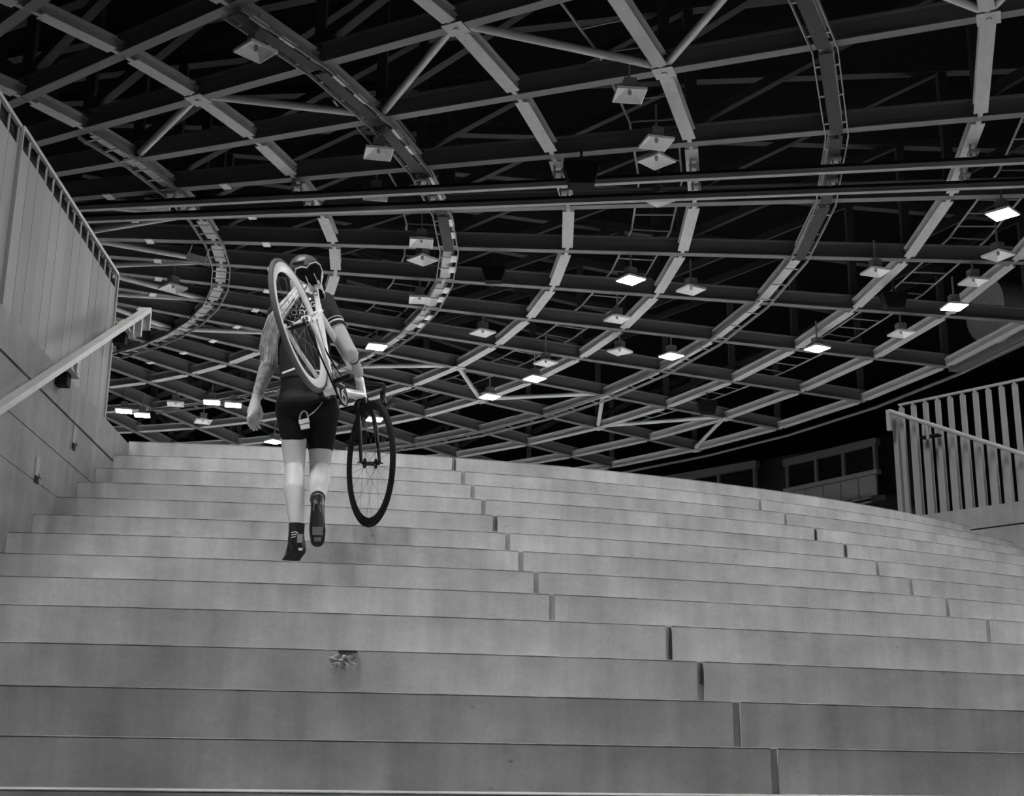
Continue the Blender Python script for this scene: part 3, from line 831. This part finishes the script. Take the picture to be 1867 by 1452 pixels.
# wheels
def wheel(name, mw, rimmat, tyremat, depth, hubw):
    ro, ri = .314, .314 - depth
    rim = MB().lathe([(ro, -.0115), (ro, .0115), (ri + .012, .0085), (ri, .003), (ri, -.003), (ri + .012, -.0085)], 72, close=True)
    wv = link(name, rim.mesh(name, rimmat, True), bike, mw)
    tp = [(.3225 + .0125 * math.cos(t), .0125 * math.sin(t)) for t in [2 * PI * q / 10 for q in range(10)]]
    link('tyre', MB().lathe(tp, 72, close=True).mesh('tyre', tyremat, True), wv, mw)
    hb = MB().lathe([(0, -hubw), (.006, -hubw), (.006, -.034), (.027, -.033), (.027, -.029), (.011, -.026), (.011, .026), (.027, .029), (.027, .033), (.006, .034), (.006, hubw), (0, hubw)], 20)
    hu = link('hub', hb.mesh('hub', M['carbon'], True), wv, mw)
    for s_ in (-1, 1):
        link('axle_nut', MB().tube([(0, s_ * (hubw - .012), 0), (0, s_ * (hubw + .006), 0)], .009, 6).mesh('axle_nut', M['chrome']), wv, mw)
    sk = MB()
    for q in range(20):
        a0 = 2 * PI * q / 20; s_ = 1 if q % 2 else -1
        a1 = a0 + (0.55 if (q // 2) % 2 else -0.55)
        sk.tube([(.026 * math.cos(a1 + a0 * 0), s_ * .031, .026 * math.sin(a1)), ((ri + .002) * math.cos(a0), s_ * .002, (ri + .002) * math.sin(a0))], .0009, 4)
    so_ = link('spokes', sk.mesh('spokes', M['spoke']), wv, mw)
    return wv
rw = wheel('rear_wheel', BM, M['bikewhite'], M['tyre'], .047, .066)
link('cog', MB().lathe([(.012, -.047), (.031, -.047), (.031, -.044), (.012, -.044)], 24, close=True).mesh('cog', M['chrome'], True), rw, BM)
# steering group: turned
def steer(ang): return BM @ Matrix.Translation(CROWN) @ Matrix.Rotation(ang, 4, hdir) @ Matrix.Translation(-CROWN)
sa = math.degrees(-0.688)
SM = steer(math.radians(sa))
fo = MB()
FHL = Vector((WB, 0, 0))
for s_ in (-1, 1):
    fo.tube([CROWN + Vector((0, s_ * .012, 0)) , CROWN + Vector((0, s_ * .040, 0)) + hdir * .03, CROWN + Vector((0, s_ * .046, 0)) + hdir * .14, CROWN + Vector((0, s_ * .05, 0)) + hdir * .29 + hfw * .02, FHL + Vector((0, s_ * .052, 0))], [.015, .015, .013, .010, .008], 10)
fo.tube([CROWN - hdir * .006, CROWN + hdir * .03], .022, 12)
link('fork', fo.mesh('fork', M['carbon'], True), bike, SM)
wheel('front_wheel', SM @ Matrix.Translation(FHL), M['tyreblack'], M['tyreblack'], .030, .064)
BC = HTOP - hdir * .035 + hfw * .085
link('stem', MB().tube([HTOP, HTOP - hdir * .05], .019, 12).tube([HTOP - hdir * .035, BC], .015, 10).mesh('stem', M['carbon'], True), bike, SM)
hbm = MB()
pts = []
for s_ in (-1, 1):
    arm_ = [BC, BC + Vector((0, s_ * .10, 0)), BC + Vector((0, s_ * .175, 0)) + hfw * .005, BC + Vector((0, s_ * .195, 0)) + hfw * .035, BC + Vector((0, s_ * .20, 0)) + hfw * .075,
            BC + Vector((0, s_ * .20, 0)) + hfw * .095 + hdir * .03, BC + Vector((0, s_ * .20, 0)) + hfw * .09 + hdir * .075, BC + Vector((0, s_ * .20, 0)) + hfw * .05 + hdir * .115, BC + Vector((0, s_ * .20, 0)) - hfw * .04 + hdir * .13]
    hbm.tube(arm_, [.0125] * 3 + [.016] * 6, 10)
link('handlebar', hbm.mesh('handlebar', M['carbon'], True), bike, SM)
# drive train
ch = bl('chainring', MB().lathe([(.070, -.047), (.097, -.047), (.097, -.043), (.070, -.043)], 40, Matrix.Translation(BB), close=True), M['carbon'])
for q in range(5):
    a_ = 2 * PI * q / 5
    link('spider_arm', MB().tube([BB + Vector((0, -.047, 0)), BB + Vector((.075 * math.cos(a_), -.045, .075 * math.sin(a_)))], .007, 6).mesh('spider_arm', M['chrome'], True), ch, BM)
cdir = Vector((-.78, 0, -.62)).normalized()
for s_ in (-1, 1):
    ca = bl('crank_arm', MB().tube([BB + Vector((0, s_ * .058, 0)), BB + cdir * (s_ * -.168) * 1 + Vector((0, s_ * .070, 0))], [.015, .011], 8), M['carbon'])
    pc = BB + cdir * (s_ * -.168) + Vector((0, s_ * .118, 0))
    link('pedal', MB().box((-.045, -.042, -.009), (.045, .038, .009), Matrix.Translation(pc) @ Matrix.Rotation(math.radians(-47), 4, 'Y')).tube([pc - Vector((0, s_ * .05, 0)), pc], .007, 8).mesh('pedal', M['black']), ca, BM)
cm = MB()
for sgn in (-1, 1):
    d_ = Vector((BB.x, 0, BB.z)).normalized(); n_ = Vector((-d_.z, 0, d_.x)) * sgn
    cm.tube([Vector((0, -.0455, 0)) + n_ * .031, BB + Vector((0, -.0455, 0)) + n_ * .097], .0045, 6)
arcp = [BB + Vector((.097 * math.cos(a_), -.0455, .097 * math.sin(a_))) for a_ in [-PI/2 - .1 + q * (PI + .0) / 14 for q in range(15)]]
cm.tube(arcp, .0045, 6)
bl('chain', cm, M['black'])

# ------------------------------------------------------------------ body
# the right hand closes on the top tube just behind the head tube
TT0, TT1 = BM @ ST, BM @ HTOP
tta = (TT1 - TT0).normalized()
GP = TT0.lerp(TT1, 0.86)
toC = (Vector((0, 0, EYE)) - GP); toC = (toC - tta * toC.dot(tta)).normalized()
sid = tta.cross(toC)
if sid.dot(_cr) < 0: sid = -sid
lsh, lel, lwr = B(508, 573, 6.60), B(494, 652, 6.60), B(467, 727, 6.58)
rsh, rel = B(590, 553, 6.60), B(636, 643, 6.52)
rwr = GP + toC * 0.030 + sid * 0.015 - tta * 0.075 + Vector((0, 0, .02))
hulls = []
# torso and pelvis under the clothes, neck, head
T_pel, T_wai, T_che = B(562, 742, 6.54), B(556, 682, 6.57), B(551, 602, 6.60)
hulls += [((T_pel, (.145, .095, .09)), (T_wai, (.115, .08, .06))), ((T_wai, (.115, .08, .06)), (T_che, (.140, .09, .10))),
          ((lsh, .05), (rsh, .05), (T_che, (.13, .085, .09)))]
neck0, head = B(552, 548, 6.63), B(557, 508, 6.76)
hulls += [((neck0, .055), (head - Vector((0, 0, .05)), .05)), ((head, (.072, .088, .105)),), ((head + Vector((0, .03, -.06)), (.055, .06, .05)), (head + Vector((0, 0, .02)), (.068, .085, .08)))]
hulls += [((head + Vector((0, .095, -.02)), .012), (head + Vector((0, .085, .015)), .010)), ((head + Vector((0, .08, -.075)), (.022, .012, .008)),)]
for s_ in (-1, 1): hulls += [((head + Vector((s_ * .074, -.005, -.015)), (.010, .018, .030)),), ((head + Vector((s_ * .03, .078, .0)), (.014, .01, .010)),)]
# arms
hulls += chain([lsh, lsh.lerp(lel, .5), lel, lel.lerp(lwr, .35), lwr], [.050, .046, .040, .041, .026])
hulls += chain([rsh, rsh.lerp(rel, .5), rel, rel.lerp(rwr, .4), rwr], [.050, .046, .043, .041, .027])
# left hand, relaxed
pk = B(461, 752, 6.56)
hulls += [((lwr, .025), (pk, (.032, .020, .030)))]
k0, k1 = B(453, 762, 6.52), B(468, 764, 6.60)
dn = (pk - lwr).normalized()
for q, (L1, L2) in enumerate(((.034, .034), (.038, .038), (.036, .036), (.028, .028))):
    b0 = k0.lerp(k1, q / 3.0); b1 = b0 + dn * L1 + Vector((.006, .012, 0)); b2 = b1 + dn * L2 * .5 + Vector((.016, .018, -.004))
    hulls += [((pk, (.02, .016, .02)), (b0, .0105)), ((b0, .0100), (b1, .0088)), ((b1, .0088), (b2, .0074))]
th0 = lwr.lerp(pk, .55) + Vector((.022, .01, 0))
hulls += [((th0, .013), (th0 + Vector((.014, .012, -.034)), .0105)), ((th0 + Vector((.014, .012, -.034)), .0105), (th0 + Vector((.012, .022, -.062)), .0085))]
# right hand, closed on the tube
hp = GP + toC * 0.036 + sid * .010
hulls += [((rwr, .026), (hp, (.030, .026, .030)))]
for q in range(4):
    base_ = GP + tta * (-.032 + q * .0215)
    prev = None
    for a_ in (0.15, 0.9, 1.7, 2.5, 3.2):
        d_ = toC * math.cos(a_) + sid * math.sin(a_)
        pt = base_ + d_ * (.031 if a_ > .3 else .038)
        if prev is not None: hulls.append(((prev, .0092), (pt, .0088)))
        prev = pt
prev = hp
for a_ in (-0.5, -1.2, -1.9):
    d_ = toC * math.cos(a_) + sid * math.sin(a_)
    pt = GP + tta * (-.03 + .012 * a_ * -1) + d_ * .031
    hulls.append(((prev, .0125), (pt, .0105))); prev = pt
# legs
lhip, lkn, lca, lan = B(534, 752, 6.54), B(537, 852, 6.50), B(536, 893, 6.44), B(541, 962, 6.38)
rhip, rkn, rca, ran = B(587, 752, 6.54), B(583, 856, 6.60), B(583, 880, 6.48), B(579, 912, 6.22)
hulls += chain([lhip, lhip.lerp(lkn, .55), lkn, lca, lan, lan - Vector((0, 0, .05))], [.080, .066, .051, .054, .033, .033])
hulls += chain([rhip, rhip.lerp(rkn, .55), rkn, rca, ran], [.080, .066, .052, .055, .034])
body_me = blob('body', hulls, .0055, [M['skin'], M['ink']], 3)
def seg_t(p, a, b):
    d = b - a; t = (p - a).dot(d) / d.length_squared
    return t, (p - a - d * max(0, min(1, t))).length
for p in body_me.polygons:
    t, ds = seg_t(p.center, lel, lwr)
    if -.05 < t < .93 and ds < .07: p.material_index = 1
    t, ds = seg_t(p.center, rel, rwr)
    if .02 < t < .5 and ds < .06 and p.center.x > rel.x + .0: p.material_index = 1
per = empty('person', (lan.x, lan.y, zk(6)))
tag(per, 'person in dark jersey and shorts climbing the steps, bicycle on the shoulder', 'person')
link('body', body_me, per)
# jersey
hem = B(559, 694, 6.56)
jh = [((hem, (.138, .102, .03)), (T_wai, (.130, .097, .06))), ((T_wai, (.130, .097, .06)), (T_che, (.152, .108, .10))),
      ((lsh, .062), (rsh, .062), (T_che, (.145, .105, .09))), ((neck0 - Vector((0, 0, .01)), .062), (T_che + Vector((0, 0, .05)), (.12, .09, .08)))]
lsl, rsl = lsh.lerp(lel, .48), rsh.lerp(rel, .36)
jh += [((lsh, .060), (lsl, .056)), ((rsh, .062), (rsl, .056))]
jer = blob('jersey', jh, .007, [M['jersey']], 4)
jo = link('jersey', jer, per)
# shorts: pelvis, seat and thighs
sh = [((B(559, 700, 6.56), (.132, .098, .04)), (T_pel, (.160, .108, .085))),
      ((B(534, 742, 6.52), (.090, .105, .085)), (B(586, 742, 6.52), (.090, .105, .085)))]
lse, rse = lhip.lerp(lkn, .56), rhip.lerp(rkn, .68)
sh += [((B(534, 748, 6.54), (.092, .095, .08)), (lse, (.064, .068, .012))), ((B(587, 748, 6.54), (.092, .095, .08)), (rse, (.064, .068, .012)))]
sho = blob('shorts', sh, .007, [M['shorts']], 4)
link('shorts', sho, per)
# helmet
hc = head + Vector((0, .0, .025))
hb = bmesh.new(); hull_into(hb, (hc, (.095, .130, .095)), (hc + Vector((0, -.05, .01)), (.085, .09, .08)))
bmesh.ops.bisect_plane(hb, geom=hb.verts[:] + hb.edges[:] + hb.faces[:], plane_co=hc + Vector((0, -.1, -.035)), plane_no=(0, -.12, -1), clear_outer=True)
bmesh.ops.contextual_create(hb, geom=[e for e in hb.edges if e.is_boundary])
hm = bpy.data.meshes.new('helmet'); hb.to_mesh(hm); hb.free(); hm.materials.append(M['helmet'])
for p in hm.polygons: p.use_smooth = len(p.vertices) < 6
he = link('helmet', hm, per)
hbvh = BVHTree.FromPolygons([v.co for v in hm.vertices], [list(p.vertices) for p in hm.polygons])
def cast(bvh, px, py, off=0.002):
    d = ray(px, py).normalized(); h_ = bvh.ray_cast(Vector((0, 0, EYE)), d)
    return None if h_[0] is None else h_[0] - d * off
def strip(name, bvh, path, wpx, mat, parent, off=.003):
    m_ = MB(); NC = 6; top, bot = [], []
    for q, (x, y) in enumerate(path):
        x0, y0 = path[max(q - 1, 0)]; x1, y1 = path[min(q + 1, len(path) - 1)]
        L = math.hypot(x1 - x0, y1 - y0); nx, ny = -(y1 - y0) / L * wpx, (x1 - x0) / L * wpx
        pts_ = [(x + nx * (c_ / NC - .5), y + ny * (c_ / NC - .5)) for c_ in range(NC + 1)]
        t_ = [cast(bvh, u, v, off) for u, v in pts_]; b_ = [cast(bvh, u, v, -.001) for u, v in pts_]
        if None in t_ or None in b_: continue
        top.append(m_.verts(t_)); bot.append(m_.verts(b_))
    n_ = len(top)
    for q in range(n_ - 1):
        for c_ in range(NC):
            m_.face([top[q][c_], top[q][c_+1], top[q+1][c_+1], top[q+1][c_]])
            m_.face([bot[q][c_], bot[q+1][c_], bot[q+1][c_+1], bot[q][c_+1]])
        for c_ in (0, NC): m_.face([top[q][c_], top[q+1][c_], bot[q+1][c_], bot[q][c_]])
    for q in ((0, n_ - 1) if n_ else ()):
        for c_ in range(NC): m_.face([top[q][c_], top[q][c_+1], bot[q][c_+1], bot[q][c_]])
    return link(name, m_.mesh(name, mat), parent)
def lin(a, b, n=8): return [(a[0] + (b[0] - a[0]) * q / n, a[1] + (b[1] - a[1]) * q / n) for q in range(n + 1)]
for a_, b_ in (((534, 481), (554, 477)), ((576, 479), (584, 485)), ((545, 493), (567, 488)), ((531, 490), (534, 499))):
    strip('helmet_vent', hbvh, lin(a_, b_), 4.2, M['black'], he)
# hair under the helmet and falling over the left shoulder
hh = []
rnd = random.Random(11)
hh += [((head + Vector((0, -.03, -.03)), (.078, .072, .075)), (head + Vector((-.01, -.05, -.075)), (.06, .045, .04)))]
hair_me = blob('hair', hh, .006, [M['hair']], 3)
hr_ = link('hair', hair_me, per)
for q in range(70):
    u = rnd.random(); v = rnd.random()
    p0 = B(541 + 18 * u, 519 + 6 * v, 6.56 + .03 * v)
    p1 = B(520 + 22 * u - 6 * v, 545 + 8 * v, 6.485 + .02 * v)
    p2 = B(492 + 30 * u - 8 * v, 574 + 14 * v, 6.475 + .02 * v)
    p3 = B(478 + 30 * u - 2 * v, 606 + 20 * v, 6.50 + .02 * v)
    p4 = B(472 + 34 * u, 632 + 36 * v, 6.525 + .03 * v)
    link('hair_lock', MB().tube([p0, p0.lerp(p1, .5), p1, p1.lerp(p2, .5), p2, p2.lerp(p3, .5), p3, p4], [.004, .005, .0055, .0055, .005, .0045, .0035, .001], 5).mesh('hair_lock', M['hair'] if q % 3 else M['hair2'], True), hr_)
# jersey print
jbvh = BVHTree.FromPolygons([v.co for v in jer.vertices], [list(p.vertices) for p in jer.polygons])
def print_text(txt, px, py, hpx, rot, name):
    cu = bpy.data.curves.new('t', 'FONT'); cu.body = txt; cu.size = 1.0; cu.offset = 0.018
    cu.align_x = 'LEFT'
    ob = bpy.data.objects.new('t', cu); COL.objects.link(ob)
    dg = bpy.context.evaluated_depsgraph_get()
    me = bpy.data.meshes.new_from_object(ob.evaluated_get(dg)); bpy.data.objects.remove(ob)
    bm = bmesh.new(); bm.from_mesh(me)
    bmesh.ops.triangulate(bm, faces=bm.faces[:])
    bmesh.ops.subdivide_edges(bm, edges=bm.edges[:], cuts=2)
    ext = bmesh.ops.extrude_face_region(bm, geom=bm.faces[:])
    topv = set(g for g in ext['geom'] if isinstance(g, bmesh.types.BMVert))
    ca, sa_ = math.cos(rot), math.sin(rot); k = hpx / 0.70
    for v in bm.verts:
        X, Y = v.co.x * k, v.co.y * k
        p_ = cast(jbvh, px + X * ca + Y * sa_, py + X * sa_ - Y * ca, .008 if v in topv else .001)
        v.co = p_ if p_ else Vector((0, 7, 2))
    bad = [v for v in bm.verts if (v.co - Vector((0, 7, 2))).length < 1e-6]
    if bad: bmesh.ops.delete(bm, geom=bad, context='VERTS')
    bmesh.ops.recalc_face_normals(bm, faces=bm.faces)
    bm.to_mesh(me); bm.free(); me.materials.clear(); me.materials.append(M['white'])
    return link(name, me, jo)
print_text('SERK', 531, 556, 8.5, -.10, 'print_line')
print_text('JCKAI', 526, 565, 9.0, -.10, 'print_line')
print_text('CITY', 530, 575, 9.5, -.04, 'print_line')
print_text('G', 565.5, 559, 9.0, .05, 'print_line')
strip('pocket_trim', jbvh, lin((520, 583), (537, 588)), 1.6, M['white'], jo)
strip('pocket_trim', jbvh, lin((528, 595), (550, 590)), 2.2, M['white'], jo)
strip('collar_mark', jbvh, lin((559, 546), (567, 545)), 4.0, M['white'], jo)
strip('hem_band', jbvh, lin((511, 682), (540, 671)), 3.4, M['white'], jo)
strip('hem_band', jbvh, lin((576, 676), (590, 677)), 2.6, M['white'], jo)
sd = (rsl - rsh).normalized()
def cuff(c, d, r0, r1, mat, wd, nm):
    a_ = d.orthogonal().normalized()
    fr = frame(c, a_, d)
    m_ = MB().lathe([(r0, -wd), (r1, -wd), (r1, wd), (r0, wd)], 28, fr @ Matrix.Rotation(PI/2, 4, 'X'), close=True)
    return link(nm, m_.mesh(nm, mat, True), jo)
cuff(rsl + sd * .035, sd, .044, .0535, M['white'], .005, 'sleeve_band')
cuff(rsl + sd * .048, sd, .042, .0530, M['jersey'], .010, 'sleeve_cuff')
cuff(rsl + sd * .014, sd, .044, .0565, M['white'], .0015, 'sleeve_band')
# wristband
wd_ = (rwr - rel).normalized(); a_ = wd_.orthogonal().normalized()
link('wristband', MB().lathe([(.022, -.006), (.0335, -.006), (.0335, .006), (.022, .006)], 24, frame(rwr - wd_ * .012, a_, wd_) @ Matrix.Rotation(PI/2, 4, 'X'), close=True).mesh('wristband', M['black'], True), per)
# shoes and socks
def tube_part(name, pts, rad, mat, par): return link(name, MB().tube(pts, rad, 16).mesh(name, mat, True), par)
tube_part('sock', [lan + Vector((0, 0, .018)), lan - Vector((0, 0, .02)), lan - Vector((0, 0, .07))], [.0395, .0385, .040], M['sock'], per)
zs = zk(6)
heel = B(546, 1003, 6.36); ball = B(531, 1012, 6.42); toe = B(526, 1014, 6.47)
for v_, hh_ in ((ball, .030), (toe, .026)): v_.z = zs + .004 + hh_
heel.z = max(heel.z, zs + .055)
ins = lan - Vector((0, 0, .045))
ls = blob('shoe', [((ins, .040), (heel, (.033, .033, .036))), ((heel, (.032, .033, .034)), (ball, (.042, .042, .028))), ((ball, (.042, .042, .028)), (toe, (.036, .036, .024))), ((ins, .034), (ball, (.034, .034, .026)))], .005, [M['shoe']], 4)
lso = link('shoe', ls, per); lso['label'] = 'black cycling shoe on the standing left foot'
link('heel_tab', MB().box((-.012, -.003, -.02), (.012, .003, .02), frame(heel + Vector((.004, -.034, .05)), (1, 0, 0))).mesh('heel_tab', M['tray']), lso)
link('shoe_logo', MB().box((-.010, -.002, -.006), (.010, .002, .006), frame(heel + Vector((.010, -.032, -.002)), (1, .3, 0))).mesh('shoe_logo', M['white']), lso)
for q in range(3):
    P0 = ins + Vector((-.018, -.036, -.012 + q * .012))
    link('lace', MB().tube([P0, P0 + Vector((.018, -.006, .004)), P0 + Vector((.036, .004, -.004))], .0022, 5).mesh('lace', M['white']), lso)
rh0, rto = B(578, 925, 6.17), B(579, 986, 6.14)
rba = rh0.lerp(rto, .70)
rs = blob('shoe', [((ran, .034), (rh0, (.029, .032, .034))), ((rh0, (.029, .030, .034)), (rba, (.040, .030, .036))), ((rba, (.040, .030, .036)), (rto, (.034, .026, .032))), ((ran, .034), (rba + Vector((0, .02, .02)), (.034, .026, .03)))], .005, [M['shoe']], 4)
rso = link('shoe', rs, per); rso['label'] = 'black cycling shoe on the raised right foot, sole showing'
rb_ = BVHTree.FromPolygons([v.co for v in rs.vertices], [list(p.vertices) for p in rs.polygons])
strip('sole_pad', rb_, [(579, 961), (579, 965), (579, 969), (579, 973), (579, 976)], 19, M['sole'], rso)
strip('toe_pad', rb_, [(579, 980), (579, 984), (579, 988)], 13, M['sole'], rso)
strip('heel_mark', rb_, lin((574, 911), (571, 932)), 2.4, M['sole'], rso)
strip('heel_mark', rb_, lin((582, 922), (585, 934)), 2.0, M['sole'], rso)
tube_part('sock', [ran + (rca - ran).normalized() * .035, ran], [.037, .037], M['sock'], per)

# ------------------------------------------------------------------ padlock on a bead chain hanging at her back
sbvh = BVHTree.FromPolygons([v.co for v in sho.vertices], [list(p.vertices) for p in sho.polygons])
lk0 = cast(sbvh, 554, 766, .045)
lf = frame(lk0, _cr, Vector((-.1, 0, 1)))
lock = empty('padlock', lk0)
tag(lock, 'pale padlock with round dark shackle hanging against the black shorts', 'padlock')
link('lock_body', MB().box((-.026, -.012, -.020), (.026, .012, .002), lf @ Matrix.Rotation(-.25, 4, 'Y')).mesh('lock_body', M['white']), lock)
link('lock_body', MB().box((-.022, -.010, -.046), (.024, .010, -.026), lf @ Matrix.Rotation(-.2, 4, 'Y')).mesh('lock_body', M['white']), lock)
link('shackle', MB().tube([lf @ Vector((-.022 + .0 * q, 0, 0)) for q in (0,)] + [lf @ Vector((-.020 * math.cos(t), 0, .012 + .034 * math.sin(t))) for t in [PI * q / 10 for q in range(11)]] + [lf @ Vector((.022, 0, 0))], .0045, 8).mesh('shackle', M['hand'], True), lock)
bc = empty('bead_chain', cast(sbvh, 586, 735, .015) or lk0)
tag(bc, 'short beaded metal chain joining the padlock to the bicycle', 'chain')
bead_me = MB().lathe([(0, -.0045), (.0035, -.003), (.0048, 0), (.0035, .003), (0, .0045)], 8).mesh('bead', M['chrome'], True)
for q in range(15):
    t = q / 14.0
    x, y = 563 + 28 * t, 758 - 30 * t + 14 * t * (1 - t)
    p_ = cast(sbvh, x, y, .014 + .03 * (1 - t)) or (lk0 + Vector((.03 * t * 3, 0, .08 * t)))
    link('bead', bead_me, bc, Matrix.Translation(p_))
